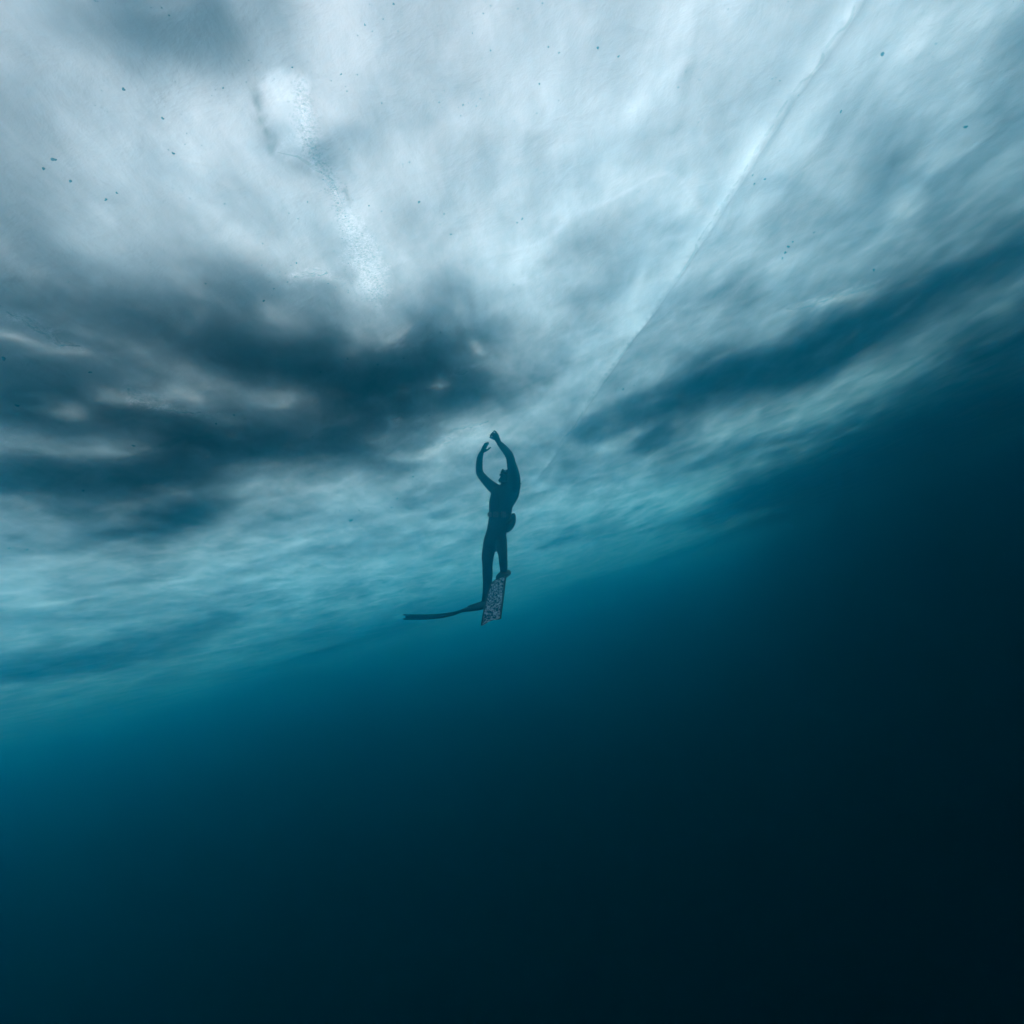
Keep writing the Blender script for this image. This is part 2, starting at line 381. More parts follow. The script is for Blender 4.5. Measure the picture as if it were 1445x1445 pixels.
# ------------------------------------------------------------------ the long crack, frost, shards and bubbles under the ice
def white_ice(name, col, bump=.3, sc_=60, clear=.72):
    m, t, out = mat(name); N = t.nodes.new; L = t.links.new
    co = N('ShaderNodeTexCoord'); n = N('ShaderNodeTexNoise'); n.inputs['Scale'].default_value = sc_; n.inputs['Detail'].default_value = 5
    L(co.outputs['Object'], n.inputs[0])
    b = N('ShaderNodeBump'); b.inputs['Strength'].default_value = bump; b.inputs['Distance'].default_value = .02; L(n.outputs[0], b.inputs['Height'])
    r = N('ShaderNodeMapRange'); r.inputs['To Min'].default_value = .8; r.inputs['To Max'].default_value = 1.05; L(n.outputs[0], r.inputs[0])
    mx = N('ShaderNodeMix'); mx.data_type = 'RGBA'; mx.inputs[6].default_value = (0, 0, 0, 1); mx.inputs[7].default_value = (*col, 1); L(r.outputs[0], mx.inputs[0])
    tr = N('ShaderNodeBsdfTransparent'); tr.inputs[0].default_value = (1, 1, 1, 1)
    tl = N('ShaderNodeBsdfTranslucent'); g = N('ShaderNodeBsdfGlossy'); g.inputs['Roughness'].default_value = .3
    L(mx.outputs[2], tl.inputs[0]); L(b.outputs[0], tl.inputs['Normal']); L(b.outputs[0], g.inputs['Normal'])
    m1 = N('ShaderNodeMixShader'); m1.inputs[0].default_value = .06; L(tl.outputs[0], m1.inputs[1]); L(g.outputs[0], m1.inputs[2])
    m2 = N('ShaderNodeMixShader'); m2.inputs[0].default_value = clear; L(m1.outputs[0], m2.inputs[1]); L(tr.outputs[0], m2.inputs[2])
    L(m2.outputs[0], out.inputs[0]); return m
ice_ob = bpy.data.objects['ice']
def relief_at(x, y):
    return float(ice_relief(np.array([x]), np.array([y]))[0])
def seam(name, pix, wid, drop, seed, seg=.06, K=7, jag=.004):
    """a raised seam of refrozen ice hanging a little under the sheet"""
    r_ = random.Random(seed); pts = [ice_at(*p) for p in pix]; line = []
    for a, b in zip(pts[:-1], pts[1:]):
        n = max(1, int((b - a).length / seg))
        for k in range(n): line.append(a.lerp(b, k / n))
    line.append(pts[-1]); V = []; F = []; wob = 0
    for i, p in enumerate(line):
        d = (line[min(i + 1, len(line) - 1)] - line[max(i - 1, 0)]); d.z = 0; d.normalize(); s_ = Vector((d.y, -d.x, 0))
        wob = wob * .85 + r_.uniform(-.004, .004); e = max(0, math.sin(math.pi * i / (len(line) - 1))) ** .3
        w_ = wid * r_.uniform(.55, 1.3) * e; h_ = drop * r_.uniform(.3, 1.3) * e
        base = relief_at(p.x, p.y)
        for k in range(K):
            u = -1 + 2 * k / (K - 1)
            V.append((p.x + s_.x * (u * w_ + wob) + r_.uniform(-jag, jag) * .5, p.y + s_.y * (u * w_ + wob) + r_.uniform(-jag, jag) * .5, base + .004 - h_ * (1 - u * u) * r_.uniform(.6, 1.2) - (0.0 if abs(u) > .9 else .004)))
    for i in range(len(line) - 1):
        for k in range(K - 1):
            a = i * K + k; F.append((a, a + 1, a + K + 1, a + K))
    n0 = len(V); V.append(tuple(Vector(V[0]) + Vector((0, 0, .02))))
    me = bpy.data.meshes.new(name); me.from_pydata(V[:n0], [], F); me.update()
    return me
wi = white_ice('refrozen_ice', (.97, .98, .99), clear=.80)
wc = white_ice('frost_ice', (.97, .98, .99), clear=.88)
tag(link('crack', seam('crack', CRACK[:7], .020, .012, 3), wi, ice_ob), 'long straight pale crack seam running away through the ice')
tag(link('crack', seam('crack', CRACK[7:11], .014, .010, 5), wi, ice_ob), 'faint far end of the long crack seam in the ice')
tag(link('crack', seam('crack', [(392, 216), (420, 222), (445, 240), (470, 256), (476, 270), (481, 286)], .010, .010, 7), wi, ice_ob), 'short bent crack seam beside the frosted band of ice')
def in_band(pix, n, seed, spread):
    r_ = random.Random(seed); out = []
    for _ in range(n):
        i = r_.randrange(len(pix) - 1); t = r_.random(); a, b = pix[i], pix[i + 1]
        w_ = a[2] + (b[2] - a[2]) * t; q = r_.gauss(0, .45)
        out.append(ice_at(a[0] + (b[0] - a[0]) * t + q * w_, a[1] + (b[1] - a[1]) * t + r_.gauss(0, spread)))
    return out
def crystals(name, spots, smin, smax, seed, m, parent=None, squash=.5):
    r_ = random.Random(seed); V = []; F = []
    for p in spots:
        s_ = r_.uniform(smin, smax) ; b = len(V); z = relief_at(p.x, p.y); an = r_.uniform(0, 6.3)
        for k in range(4):
            t = an + k * math.pi / 2 + r_.uniform(-.4, .4)
            V.append((p.x + math.cos(t) * s_ * r_.uniform(.5, 1.2), p.y + math.sin(t) * s_ * r_.uniform(.5, 1.2), z + .003 - r_.uniform(0, .3) * s_))
        V.append((p.x + r_.uniform(-.4, .4) * s_, p.y + r_.uniform(-.4, .4) * s_, z - s_ * squash * r_.uniform(.5, 1.2)))
        F += [(b + k, b + (k + 1) % 4, b + 4) for k in range(4)]
    me = bpy.data.meshes.new(name); me.from_pydata(V, [], F); me.update()
    return link(name, me, m, parent, smooth=False)
tag(crystals('frost_crystals', in_band([(425, 130, 14), (432, 175, 18), (440, 215, 14), (465, 250, 10), (480, 290, 12), (500, 340, 22), (520, 385, 30), (530, 425, 28)], 3200, 8, 9), .006, .018, 9, wc, ice_ob, .22),
    'band of glittering frost crystals in the ice', kind='stuff')

# broken ledges of ice that catch the light
def ledge(pix, wid, drop, seed, label):
    me = seam('ice_ledge', pix, wid, drop, seed, .035, 13, .03)
    return tag(link('ice_ledge', me, wc, smooth=False), label, 'ice ledge', 'broken ledges hanging under the ice')
ledge([(10, 438), (35, 447), (62, 468), (85, 482), (112, 488)], .05, .03, 1, 'bright broken ice ledge at the far left edge above the dark snow patch')
ledge([(180, 548), (195, 560), (222, 568), (240, 575), (285, 582)], .08, .04, 2, 'jagged white ice ledge inside the big dark snow patch on the left')
ledge([(1112, 438), (1140, 432), (1170, 422), (1200, 412), (1235, 404)], .12, .05, 3, 'feathery white ice ledge along the dark snow patch on the right')
ledge([(612, 632), (622, 625), (634, 617)], .12, .04, 4, 'small bright ice ledge just left of the raised hands of the diver')
ledge([(640, 606), (662, 601), (690, 595)], .06, .03, 7, 'thin ice ledge right above the raised hands of the diver')
ledge([(642, 527), (650, 525), (660, 524)], .09, .03, 5, 'tiny round bright ice ledge above and left of the diver')
ledge([(415, 390), (445, 382), (462, 385)], .05, .02, 6, 'pale rough ice ledge left of the lower end of the frost band')

# air bubbles pressed flat against the ice
bub, t_, out_ = mat('air_bubble')
b1 = t_.nodes.new('ShaderNodeBsdfTranslucent'); b1.inputs[0].default_value = (.20, .26, .32, 1); b2 = t_.nodes.new('ShaderNodeBsdfTransparent'); b2.inputs[0].default_value = (.75, .85, .92, 1)
b3 = t_.nodes.new('ShaderNodeMixShader'); b3.inputs[0].default_value = .46; t_.links.new(b1.outputs[0], b3.inputs[1]); t_.links.new(b2.outputs[0], b3.inputs[2]); t_.links.new(b3.outputs[0], out_.inputs[0])
def bubble_mesh(seed):
    r_ = random.Random(seed); bm = bmesh.new(); bmesh.ops.create_icosphere(bm, subdivisions=2, radius=1)
    k1, k2, ph = r_.uniform(.1, .35), r_.uniform(.05, .2), r_.uniform(0, 6)
    for v in bm.verts:
        t = math.atan2(v.co.y, v.co.x); f_ = 1 + k1 * math.cos(2 * t + ph) + k2 * math.cos(3 * t)
        v.co = Vector((v.co.x * f_, v.co.y * f_, v.co.z * .22))
    me = bpy.data.meshes.new('bubble'); bm.to_mesh(me); bm.free(); me.materials.append(bub)
    me.polygons.foreach_set('use_smooth', [True] * len(me.polygons)); return me
bmeshes = [bubble_mesh(k) for k in range(6)]
BUB = [(737, 309, 5), (730, 315, 4), (872, 78, 5), (843, 66, 4), (1244, 74, 6), (1362, 178, 6), (1186, 156, 5), (1078, 250, 5), (1060, 243, 4), (1063, 256, 4), (1112, 347, 6),
       (1108, 356, 6), (1104, 364, 5), (1118, 340, 4), (1148, 327, 4), (1001, 508, 4), (880, 551, 4), (895, 546, 3), (1234, 383, 4), (773, 64, 4), (788, 72, 3), (761, 118, 3), (725, 402, 3),
       (230, 170, 6), (316, 130, 4), (175, 130, 5), (76, 230, 6), (62, 243, 6), (100, 260, 5), (165, 275, 5), (150, 285, 5), (290, 400, 4), (386, 406, 4), (418, 370, 4), (372, 424, 5), (245, 218, 4),
       (490, 505, 5), (533, 515, 4), (452, 525, 4), (330, 585, 5), (305, 598, 4), (345, 590, 3), (440, 614, 4), (552, 715, 4), (495, 734, 7), (507, 720, 4), (410, 733, 4), (480, 722, 3), (560, 702, 4), (583, 672, 3),
       (12, 770, 4), (38, 772, 4), (117, 690, 4), (188, 627, 4), (5, 505, 6), (24, 571, 5), (127, 525, 4), (591, 284, 4), (627, 303, 4), (637, 333, 4), (622, 470, 3), (605, 585, 3), (570, 507, 4), (540, 150, 3)]
ZONES = [(lambda x, y: x < 430 and y < 320, 'on the pale ice at the upper left'), (lambda x, y: x < 600 and y < 320, 'beside the frost band'),
         (lambda x, y: x < 900 and y < 200, 'on the bright ice at the top centre'), (lambda x, y: x < 800 and y < 480 and x > 600, 'on the bright ice above the diver'),
         (lambda x, y: x > 1050 and 320 < y < 400, 'in the short row above the right dark patch'), (lambda x, y: x > 900 and y < 320, 'right of the long crack'),
         (lambda x, y: x < 430 and y < 660, 'in the dark snow patch at the left'), (lambda x, y: x < 640 and y < 660, 'in the dark ice left of the raised hands'),
         (lambda x, y: x < 300, 'below the dark patch at the left edge'), (lambda x, y: x < 640, 'on the pale ice left of the diver'), (lambda x, y: True, 'in the dark patch right of the raised hands')]
ORD = 'leftmost,second,third,fourth,fifth,sixth,seventh,eighth,ninth,tenth,eleventh,twelfth,thirteenth,fourteenth,fifteenth'.split(',')
zone_of = [next(i for i, z in enumerate(ZONES) if z[0](b[0], b[1])) for b in BUB]
BLAB = [''] * len(BUB)
for zi, z in enumerate(ZONES):
    ks = sorted((k for k in range(len(BUB)) if zone_of[k] == zi), key=lambda k: BUB[k][0])
    for n_, k in enumerate(ks):
        BLAB[k] = ('only dark air bubble ' if len(ks) == 1 else 'leftmost dark air bubble ' if n_ == 0 else 'rightmost dark air bubble ' if n_ == len(ks) - 1 else ORD[n_] + ' dark air bubble from the left ') + z[1]
r_ = random.Random(8)
for k, (px, py, s_) in enumerate(BUB):
    p = ice_at(px, py); D_ = (p - CAM).length; o = bpy.data.objects.new('air_bubble', bmeshes[k % 6]); C.objects.link(o)
    rad = s_ * r_.uniform(.22, .38) * D_ / FPX
    o.scale = (rad, rad * min(3.2, max(1.0, D_ / 3.6 * .8)) , rad); o.location = (p.x, p.y, relief_at(p.x, p.y) - rad * .1); o.rotation_euler = (0, 0, -math.atan2(p.x, p.y) + r_.uniform(-.4, .4))
    tag(o, BLAB[k], 'air bubble', 'air bubbles trapped under the ice')
spots = []
for _ in range(95):
    cx, cy_ = r_.uniform(-60, 1500), r_.uniform(-60, 620); 
    for k in range(r_.randrange(2, 12)): spots.append((cx + r_.gauss(0, 26), cy_ + r_.gauss(0, 14)))
spots = [ice_at(*p) for p in spots]
tag(crystals('tiny_bubbles', spots, .004, .011, 12, bub, None, .3), 'scattered specks of grit and tiny bubbles under the ice', kind='stuff')

# ------------------------------------------------------------------ the diver
DD = 6.8                                           # metres in front of the lens
def zp(zx, zy, dz=0.0):
    return at(540 + zx * 0.20761, 590 + zy * 0.20761, DD + dz)
PPM = FPX / DD / 0.20761                            # 610 units of the drawing grid to a metre
EX, EY, EF = rt, up, fwd
def loft(bm, rings, seg=20, cap=True):
    """rings: (centre, half width vector, half depth vector)"""
    loops = []
    for c, a, b in rings:
        loops.append([bm.verts.new(c + a * math.cos(2 * math.pi * k / seg) + b * math.sin(2 * math.pi * k / seg)) for k in range(seg)])
    for l0, l1 in zip(loops[:-1], loops[1:]):
        for k in range(seg):
            bm.faces.new((l0[k], l0[(k + 1) % seg], l1[(k + 1) % seg], l1[k]))
    if cap:
        for lp, c in ((loops[0], rings[0][0]), (loops[-1], rings[-1][0])):
            bm.faces.new(lp if lp is loops[-1] else lp[::-1])
    return loops
def smooth_chain(P, n=5):
    """Catmull-Rom through rows of numbers"""
    P = [np.array(p, float) for p in P]; Q = [2 * P[0] - P[1]] + P + [2 * P[-1] - P[-2]]; out = []
    for i in range(1, len(Q) - 2):
        for k in range(n):
            t = k / n; a, b, c, d = Q[i - 1:i + 3]
            out.append(.5 * (2 * b + (c - a) * t + (2 * a - 5 * b + 4 * c - d) * t * t + (3 * b - a - 3 * c + d) * t ** 3))
    out.append(P[-1]); return out
def limb(bm, pts, n=4, seg=16, flat=1.0, ref=None):
    """tapered round limb through (Vector, radius) points with rounded ends"""
    rows = smooth_chain([(*p, r) for p, r in pts], n)
    # rounded ends
    def end(a, b):
        d = (a[:3] - b[:3]); d = d / (np.linalg.norm(d) + 1e-9); r = a[3]
        return [np.append(a[:3] + d * r * s, r * q) for s, q in ((.45, .88), (.8, .58), (.97, .22))]
    rows = end(rows[0], rows[1])[::-1] + rows + end(rows[-1], rows[-2])
    rings = []; prev = None
    for i, r in enumerate(rows):
        a = rows[max(0, i - 1)]; b = rows[min(len(rows) - 1, i + 1)]
        t = Vector(b[:3] - a[:3]).normalized()
        u = (ref if ref is not None else (prev if prev else EF)); u = (u - t * u.dot(t))
        u = u.normalized() if u.length > 1e-4 else t.orthogonal().normalized()
        prev = u; v = t.cross(u)
        rings.append((Vector(r[:3]), v * r[3], u * r[3] * flat))
    loft(bm, rings, seg)
def outline(bm, rows, seg=28, n=3):
    """body section rows: grid y, left x, right x, depth offset, half depth, tilt"""
    rr = smooth_chain(rows, n); rings = []
    for y, l, r, dz, hd, tl in rr:
        c = zp((l + r) / 2, y, dz); h = (r - l) / 2 / PPM
        a = (EX * math.cos(R(tl)) + EY * math.sin(R(tl))) * h
        rings.append((c, a, EF * hd))
    loft(bm, rings, seg)

def body_mesh():
    bm = bmesh.new()
    # trunk, from the crotch to the shoulders
    outline(bm, [(905, 700, 822, .0, .075, 0), (870, 684, 838, -.01, .10, 0), (820, 688, 840, -.01, .115, 0), (765, 704, 842, .0, .12, 4), (715, 714, 856, .01, .115, 4),
                 (660, 722, 874, .02, .11, 2), (600, 722, 884, .02, .115, 0), (555, 724, 900, .02, .125, 4), (510, 733, 914, .02, .13, 8),
                 (470, 752, 922, .02, .12, 12), (440, 785, 925, .02, .10, 16), (415, 830, 920, .02, .07, 16)])
    limb(bm, [(zp(768, 640, -.03), .062), (zp(772, 570, -.04), .072), (zp(778, 510, -.03), .07)])          # chest
    # hips
    # straight leg (the diver's right leg)
    limb(bm, [(zp(748, 770, .05), .062), (zp(735, 825, .04), .078), (zp(725, 880, .0), .076), (zp(714, 940, -.07), .068), (zp(712, 975, -.1), .061), (zp(712, 1010, -.10), .056),
              (zp(713, 1055, -.04), .058), (zp(711, 1110, .03), .051), (zp(704, 1160, .08), .041), (zp(699, 1200, .12), .036), (zp(695, 1235, .14), .038)], ref=EF)
    # bent leg (the diver's left leg)
    limb(bm, [(zp(798, 820, -.05), .074), (zp(806, 870, -.1), .066), (zp(815, 920, -.16), .053), (zp(818, 955, -.19), .048), (zp(820, 985, -.17), .047),
              (zp(822, 1012, -.1), .043), (zp(822, 1040, -.05), .040)], ref=EF)
    # neck and head, tipped back
    limb(bm, [(zp(845, 455, .02), .065), (zp(838, 425, .0), .058), (zp(842, 405, .0), .060)])
    hc = zp(857, 401, .0)
    f = (-EX * .80 + EY * .46 - EF * .38).normalized(); cr = (EX * .50 + EY * .86); cr = (cr - f * cr.dot(f)).normalized(); sd_ = f.cross(cr)
    HS = .87
    def H(a, b, c): return hc + (f * a + cr * b + sd_ * c) * HS
    loft(bm, [(H(-.005, z, 0), f * a * HS, sd_ * b * HS) for z, a, b in ((-.085, .03, .03), (-.07, .066, .052), (-.03, .088, .068), (.02, .096, .075), (.06, .088, .071), (.09, .062, .052), (.104, .026, .022))], 20)
    # jaw, chin, lips, nose, brow
    limb(bm, [(H(.02, -.075, 0), .042), (H(.074, -.092, 0), .026)])
    limb(bm, [(H(.05, -.05, 0), .040), (H(.072, -.056, 0), .024)])
    limb(bm, [(H(.085, -.060, -.016), .008), (H(.091, -.060, 0), .010), (H(.085, -.060, .016), .008)])
    limb(bm, [(H(.085, -.046, -.015), .007), (H(.092, -.046, 0), .009), (H(.085, -.046, .015), .007)])
    limb(bm, [(H(.082, .01, 0), .012), (H(.106, -.020, 0), .015), (H(.112, -.028, 0), .016)])
    limb(bm, [(H(.076, .03, -.035), .014), (H(.088, .034, 0), .015), (H(.076, .03, .035), .014)])
    for s in (-1, 1): limb(bm, [(H(.0, .012, s * .072), .013), (H(-.006, -.018, s * .071), .010)])   # ears under the hood
    # far arm (the diver's right)
    limb(bm, [(zp(775, 490, .02), .070), (zp(745, 468, .06), .062), (zp(705, 430, .10), .052), (zp(672, 392, .14), .046), (zp(660, 372, .15), .043),
              (zp(656, 345, .14), .041), (zp(657, 305, .10), .039), (zp(662, 265, .06), .034), (zp(670, 240, .05), .028)], ref=EF)
    # near arm (the diver's left)
    limb(bm, [(zp(890, 470, -.03), .078), (zp(893, 420, -.07), .072), (zp(888, 365, -.10), .062), (zp(876, 315, -.13), .052), (zp(868, 277, -.15), .047),
              (zp(858, 250, -.14), .046), (zp(838, 222, -.11), .043), (zp(812, 192, -.08), .036), (zp(793, 170, -.06), .029)], ref=EF)
    # shoulder blade / back fullness
    limb(bm, [(zp(905, 445, .03), .045), (zp(897, 520, .04), .05), (zp(872, 590, .03), .03)])
    def hand(bm, wrist, palm_dir, nrm, thumb_side, curl, spread, size=1.0, tl=1.0, tr=1.0, tdir=None):
        d = palm_dir.normalized(); n = (nrm - d * nrm.dot(d)).normalized(); s = d.cross(n) * thumb_side
        S = size
        # palm as a flattened loft
        loft(bm, [(wrist + d * (q * S), s * (a * S), n * (b * S)) for q, a, b in ((-.02, .026, .021), (.0, .027, .020), (.03, .036, .018), (.06, .042, .016), (.085, .042, .014), (.1, .036, .010))], 16)
        for k, (off, ln) in enumerate(((.030, .070), (.011, .080), (-.010, .074), (-.030, .058))):
            p = wrist + d * (.088 * S) + s * (off * S); dirv = (d + s * (off * spread * (2.2 if k == 0 and tr > 1.05 and size > 1 else 1))).normalized(); pts = [(p - d * .02, .0095 * S)]; ang = 0
            for j, fr in enumerate((.45, .30, .25)):
                ang += R(curl[k] * (1, .9, .7)[j])
                v = dirv * math.cos(ang) + n * math.sin(ang)
                p = p + v * ln * fr * S; pts.append((p, (.0092, .0085, .0075)[j] * S))
            limb(bm, pts, 2, 8)
        b = wrist + d * (.022 * S) + s * (.026 * S)
        t1 = b + (d * .55 + s * .75 + n * .2) * .035 * S; t2 = t1 + (d * .75 + s * .5 + n * .35).normalized() * .032 * S; t3 = t2 + (d * .9 + s * .15 + n * .35).normalized() * .026 * S
        if tdir is not None:
            q = tdir.normalized(); t1 = b + q * .035 * S * tl; t2 = t1 + q * .03 * S * tl + d * .004; t3 = t2 + q * .022 * S * tl + d * .008
        limb(bm, [(b - s * .01, .014 * S * tr), (t1, .0125 * S * tr), (t2, .0108 * S * tr), (t3, .0088 * S * tr)], 2, 8)
    # far hand: fingers reach up, thumb and palm open to the right
    hand(bm, zp(672, 236, .05), (EX * .42 + EY * .86 + EF * .05), (EX * .72 - EY * .35 - EF * .6), 1, (6, 8, 10, 14), 3.0, 0.86, 1.15, 1.25, EX * .85 + EY * .45 - EF * .1)
    # near hand: bent back at the wrist, fingers curled towards the ice
    hand(bm, zp(789, 166, -.06), (-EX * .40 + EY * .88 - EF * .1), (-EX * .62 - EY * .1 + EF * .7), -1, (30, 46, 50, 55), 4.0, 1.08, 1.05, 1.3, -EX * .93 + EY * .16)
    # feet inside their boots
    limb(bm, [(zp(703, 1255, .14), .040), (zp(675, 1268, .13), .040), (zp(630, 1280, .11), .034), (zp(590, 1288, .10), .026)], ref=EF)
    limb(bm, [(zp(842, 1050, -.0), .034), (zp(822, 1058, -.06), .040), (zp(800, 1072, -.12), .036), (zp(785, 1082, -.17), .028)], ref=EF)
    me = bpy.data.meshes.new('body_raw'); bm.normal_update(); bmesh.ops.recalc_face_normals(bm, faces=bm.faces); bm.to_mesh(me); bm.free()
    o = bpy.data.objects.new('body_raw', me); C.objects.link(o)
    m = o.modifiers.new('r', 'REMESH'); m.mode = 'VOXEL'; m.voxel_size = 0.0055
    s = o.modifiers.new('s', 'SMOOTH'); s.iterations = 4; s.factor = .5
    dg = bpy.context.evaluated_depsgraph_get()
    out = bpy.data.meshes.new_from_object(o.evaluated_get(dg)); out.name = 'body'
    bpy.data.objects.remove(o); bpy.data.meshes.remove(me)
    return out, H, f, cr, sd_

diver = bpy.data.objects.new('person', None); C.objects.link(diver)
diver.location = zp(770, 880); diver.empty_display_size = .2
bpy.context.view_layer.update()
tag(diver, 'freediver in black hooded wetsuit and long fins reaching both arms up to the ice', 'person')
bme, H, hf, hcr, hs = body_mesh()
link('body', bme, bsdf('neoprene', (.007, .009, .011), .7, .2, (60, .3)), diver)

rubber = bsdf('rubber', (.012, .013, .015), .5, .4, (90, .2))
def part(name, fn, m, parent=diver, sub=0, bevel=0):
    bm = bmesh.new(); fn(bm); bmesh.ops.recalc_face_normals(bm, faces=bm.faces)
    me = bpy.data.meshes.new(name); bm.to_mesh(me); bm.free()
    o = link(name, me, m, parent)
    if bevel:
        b = o.modifiers.new('b', 'BEVEL'); b.width = bevel; b.segments = 2
    if sub:
        s = o.modifiers.new('s', 'SUBSURF'); s.levels = s.render_levels = sub
    return o
# mask: a skirt round the eyes, a lens and a strap round the hood
def mask_skirt(bm):
    pts = [(a, b, c) for a, b, c in ((.100, .052, 0), (.098, .050, .035), (.080, .030, .062), (.084, .004, .052), (.100, -.006, .022), (.108, -.012, 0), (.100, -.006, -.022), (.084, .004, -.052), (.080, .030, -.062), (.098, .050, -.035))]
    n = len(pts)
    inner = [bm.verts.new(H(a - .020, b, c)) for a, b, c in pts]
    mid = [bm.verts.new(H(a + .030, b, c)) for a, b, c in pts]
    lip = [bm.verts.new(H(a + .030, .02 + (b - .02) * .82, c * .86)) for a, b, c in pts]
    for q, r_ in ((inner, mid), (mid, lip)):
        for k in range(n): bm.faces.new((q[k], q[(k + 1) % n], r_[(k + 1) % n], r_[k]))
mask = part('mask', mask_skirt, rubber, sub=1)
def lens(bm):
    for s in (-1, 1):
        v = [bm.verts.new(H(a + .020, b, s * c)) for a, b, c in ((.108, .044, .006), (.106, .042, .036), (.092, .026, .050), (.096, .010, .040), (.110, .004, .012))]
        bm.faces.new(v)
glass = bsdf('mask_glass', (.02, .03, .035), .08, .6)
part('lens', lens, glass, mask)
def strap(bm):
    for b0, in ((.026,),):
        rings = []
        for k in range(25):
            t = math.pi * (-.30 + 1.6 * k / 24) ; a = math.cos(t + math.pi * .5) ; c = math.sin(t + math.pi * .5)
            rings.append((H(.0 + .100 * math.sin(t - .0) * -1, b0, .079 * math.cos(t)), hcr * .010, (hf * -math.sin(t) + hs * math.cos(t)) * .0022))
        loft(bm, rings, 8)
part('strap', strap, rubber, mask)
# weight belt with a buckle and two lead weights
def belt(bm):
    rings = []
    c0 = zp(792, 655, .02)
    for k in range(33):
        t = 2 * math.pi * k / 32
        rings.append((c0 + EX * math.cos(t) * .128 + EF * math.sin(t) * .116 + EY * (.004 * math.cos(t)), EY * .022, (EX * math.cos(t) + EF * math.sin(t)) * .003))
    loft(bm, rings, 8, False)
wb = part('weight_belt', belt, rubber)
def boxm(bm, c, a, b, d, rnd=0):
    vs = [bm.verts.new(c + a * x + b * y + d * z) for x in (-1, 1) for y in (-1, 1) for z in (-1, 1)]
    for f in ((0, 1, 3, 2), (4, 6, 7, 5), (0, 4, 5, 1), (2, 3, 7, 6), (0, 2, 6, 4), (1, 5, 7, 3)): bm.faces.new([vs[i] for i in f])
steel = bsdf('buckle_steel', (.07, .075, .08), .45, .5, (80, .2))
lead = bsdf('coated_lead', (.05, .055, .06), .5, .4, (50, .3))
def on_belt(t, out=.006):
    n = EX * math.cos(t) + EF * math.sin(t)
    return zp(792, 655, .02) + EX * math.cos(t) * (.128 + out) + EF * math.sin(t) * (.116 + out), n, n.cross(EY)
p_, n_, s_ = on_belt(math.pi * 1.22)
part('buckle', lambda bm: boxm(bm, p_, s_ * .026, EY * .026, n_ * .006), steel, wb, bevel=.003)
for t in (1.42, 1.62):
    q_, m_, r_ = on_belt(math.pi * t, .010)
    part('weight', lambda bm: boxm(bm, q_, r_ * .026, EY * .032, m_ * .012), lead, wb, bevel=.005)
# pouch hanging at the back of the hip
def pouch(bm):
    limb(bm, [(zp(888, 662, -.01), .026), (zp(884, 690, -.02), .036), (zp(870, 722, -.03), .045), (zp(846, 748, -.03), .046), (zp(815, 768, -.02), .030)], 4, 16, 1.0, EF)
    limb(bm, [(zp(893, 655, -.04), .012), (zp(866, 690, -.07), .016), (zp(842, 712, -.085), .014)], 3, 10)
pc = part('pouch', pouch, bsdf('pouch_fabric', (.022, .024, .027), .8, .2, (70, .5)))
part('flap', lambda bm: boxm(bm, zp(868, 702, -.075), (EX * .6 + EY * .8) * .036, (EX * .8 - EY * .6) * .026, EF * .006), bsdf('pouch_flap', (.05, .055, .06), .7, .2, (60, .4)), pc, bevel=.004)
part('hood_tab', lambda bm: limb(bm, [(zp(916, 436, .02), .010), (zp(930, 441, .02), .008), (zp(941, 446, .02), .005)], 2, 8), rubber)
def collar(bm):
    rings = []; c0 = zp(838, 432, .0); ax = (zp(842, 405) - zp(845, 455)).normalized(); u = EX - ax * EX.dot(ax); u.normalize(); v = ax.cross(u)
    for k in range(25):
        t = 2 * math.pi * k / 24; n = u * math.cos(t) + v * math.sin(t)
        rings.append((c0 + n * .072, n * .006, ax * .006))
    loft(bm, rings, 8, False)
part('hood_collar', collar, rubber)

# fins: foot pocket, blade (> two rails)
def blade_sheet(bm, mid, widths, thick, notch):
    """mid: list of (centre, half width vector, normal)"""
    NU = 14; top = []; bot = []
    n = len(mid)
    for i, (c, a, nn) in enumerate(mid):
        rowt, rowb = [], []
        for k in range(NU + 1):
            u = -1 + 2 * k / NU
            cc = c + a * u
            if i >= n - 3:      # tail edge cut to a shallow V with rounded tips
                fwdv = (mid[-1][0] - mid[-2][0])
                cc = cc - fwdv.normalized() * notch * (1 - min(1, abs(u) * 1.25)) * (i - (n - 4)) / 3.0
            rowt.append(bm.verts.new(cc + nn * thick)); rowb.append(bm.verts.new(cc - nn * thick))
        top.append(rowt); bot.append(rowb)
    for i in range(n - 1):
        for k in range(NU):
            bm.faces.new((top[i][k], top[i][k + 1], top[i + 1][k + 1], top[i + 1][k])); bm.faces.new((bot[i][k], bot[i + 1][k], bot[i + 1][k + 1], bot[i][k + 1]))
        for k in (0, NU):
            bm.faces.new((top[i][k], top[i + 1][k], bot[i + 1][k], bot[i][k]))
    for rt_, rb_ in ((top[0], bot[0]), (top[-1], bot[-1])):
        for k in range(NU): bm.faces.new((rt_[k], rb_[k], rb_[k + 1], rt_[k + 1]))
def spine(pts, n=6):
    rows = smooth_chain([(*c, *a, *b) for c, a, b in pts], n)
    return [(Vector(r[:3]), Vector(r[3:6]), Vector(r[6:9]).normalized()) for r in rows]
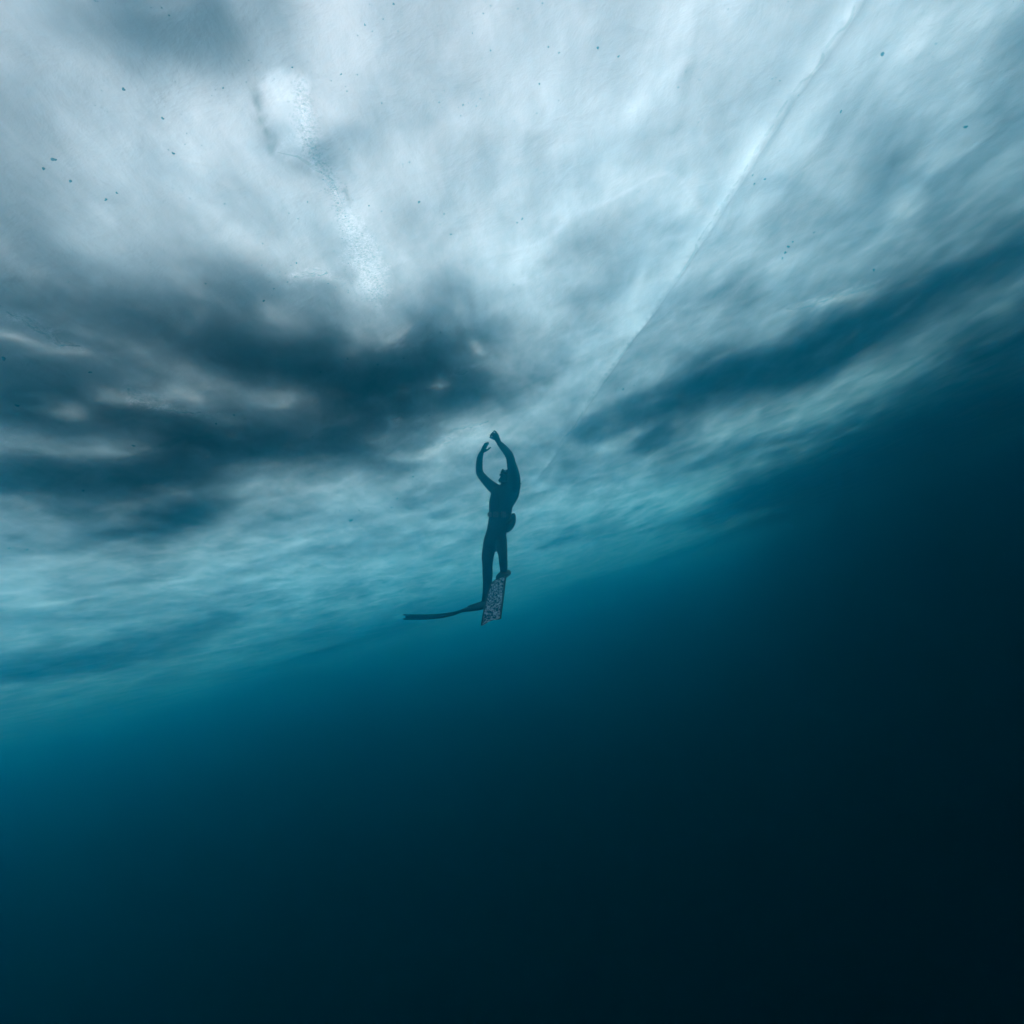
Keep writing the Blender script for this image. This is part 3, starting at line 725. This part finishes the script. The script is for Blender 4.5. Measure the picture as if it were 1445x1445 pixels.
def fin_black():
    root = part('fin', lambda bm: limb(bm, [(zp(706, 1262, .14), .046), (zp(676, 1274, .13), .047), (zp(632, 1286, .115), .041), (zp(590, 1297, .10), .030), (zp(562, 1303, .09), .022), (zp(520, 1316, .085), .016), (zp(485, 1326, .08), .010)], 4, 16, 1.15, EF), rubber)
    side = (EF * .97 + EY * .20).normalized(); nn = EY
    L = []
    for x, y, dz, hw, tl in ((600, 1292, .10, .055, .0), (545, 1308, .09, .075, .03), (480, 1329, .08, .088, .07), (400, 1344, .07, .096, .11), (320, 1351, .06, .100, .14), (240, 1353, .05, .102, .16), (175, 1352, .05, .103, .16), (137, 1351, .05, .100, .17)):
        sv = (EF * math.sqrt(1 - (tl * 1.25 + .19) ** 2) - EY * (tl * 1.25 + .19)); sv = sv.normalized()
        sv = sv - EX * (.18 if x < 150 else .08 if x < 200 else 0)
        L.append((zp(x, y, dz), sv * hw * 1.0, EY))
    mid = spine(L)
    b = part('blade', lambda bm: blade_sheet(bm, mid, None, .0016, .10), bsdf('black_blade', (.014, .015, .017), .4, .4), root)
    for s in (-1, 1):
        part('rail', lambda bm: loft(bm, [(c + a * s, nn * .009, a.normalized() * .004) for c, a, nn in mid[:-1]], 8), rubber, b)
    return root
def camo():
    m, t, out = mat('mottled_blade'); N = t.nodes.new; L = t.links.new
    co = N('ShaderNodeTexCoord')
    n = N('ShaderNodeTexNoise'); n.inputs['Scale'].default_value = 48; n.inputs['Detail'].default_value = 2; n.inputs['Roughness'].default_value = .6; n.inputs['Distortion'].default_value = .8
    L(co.outputs['Object'], n.inputs[0])
    r = N('ShaderNodeValToRGB'); r.color_ramp.interpolation = 'LINEAR'; e = r.color_ramp.elements
    e[0].position = .485; e[0].color = (.02, .03, .08, 1); e[1].position = .52; e[1].color = (.12, .42, .66, 1)
    x = e.new(.56); x.color = (.85, 1, 1, 1); x = e.new(.68); x.color = (.05, .12, .22, 1)
    L(n.outputs[0], r.inputs[0])
    d = N('ShaderNodeBsdfDiffuse'); tl = N('ShaderNodeBsdfTranslucent'); mx = N('ShaderNodeMixShader'); mx.inputs[0].default_value = .2
    L(r.outputs[0], d.inputs[0]); L(r.outputs[0], tl.inputs[0]); L(d.outputs[0], mx.inputs[1]); L(tl.outputs[0], mx.inputs[2]); L(mx.outputs[0], out.inputs[0])
    return m
def fin_mottled():
    root = part('fin', lambda bm: limb(bm, [(zp(850, 1052, .0), .036), (zp(826, 1062, -.06), .044), (zp(803, 1076, -.12), .042), (zp(788, 1090, -.17), .030)], 4, 16, 1.1, EF), rubber)
    tag(root, 'fin with black foot pocket and pale blue mottled blade')
    L = []
    for xl, yl, xr, yr, dz in ((772, 1098, 838, 1074, -.17), (742, 1122, 834, 1090, -.20), (724, 1165, 828, 1130, -.25), (710, 1215, 822, 1185, -.31), (698, 1270, 815, 1245, -.37), (686, 1330, 808, 1300, -.44), (677, 1385, 802, 1345, -.49), (673, 1412, 800, 1366, -.515)):
        a, b = zp(xl, yl, dz), zp(xr, yr, dz - .05)
        nn = (b - a).normalized().cross((EY * -.52 - EF * .35).normalized()).normalized()
        L.append(((a + b) / 2, (b - a) / 2, nn))
    mid = spine(L)
    bl = part('blade', lambda bm: blade_sheet(bm, mid, None, .0016, .03), camo(), root)
    for s in (-1, 1):
        part('rail', lambda bm: loft(bm, [(c + a * s, nn * .012, a.normalized() * .009) for c, a, nn in mid[:-1]], 8), rubber, bl)
fin_black(); fin_mottled()
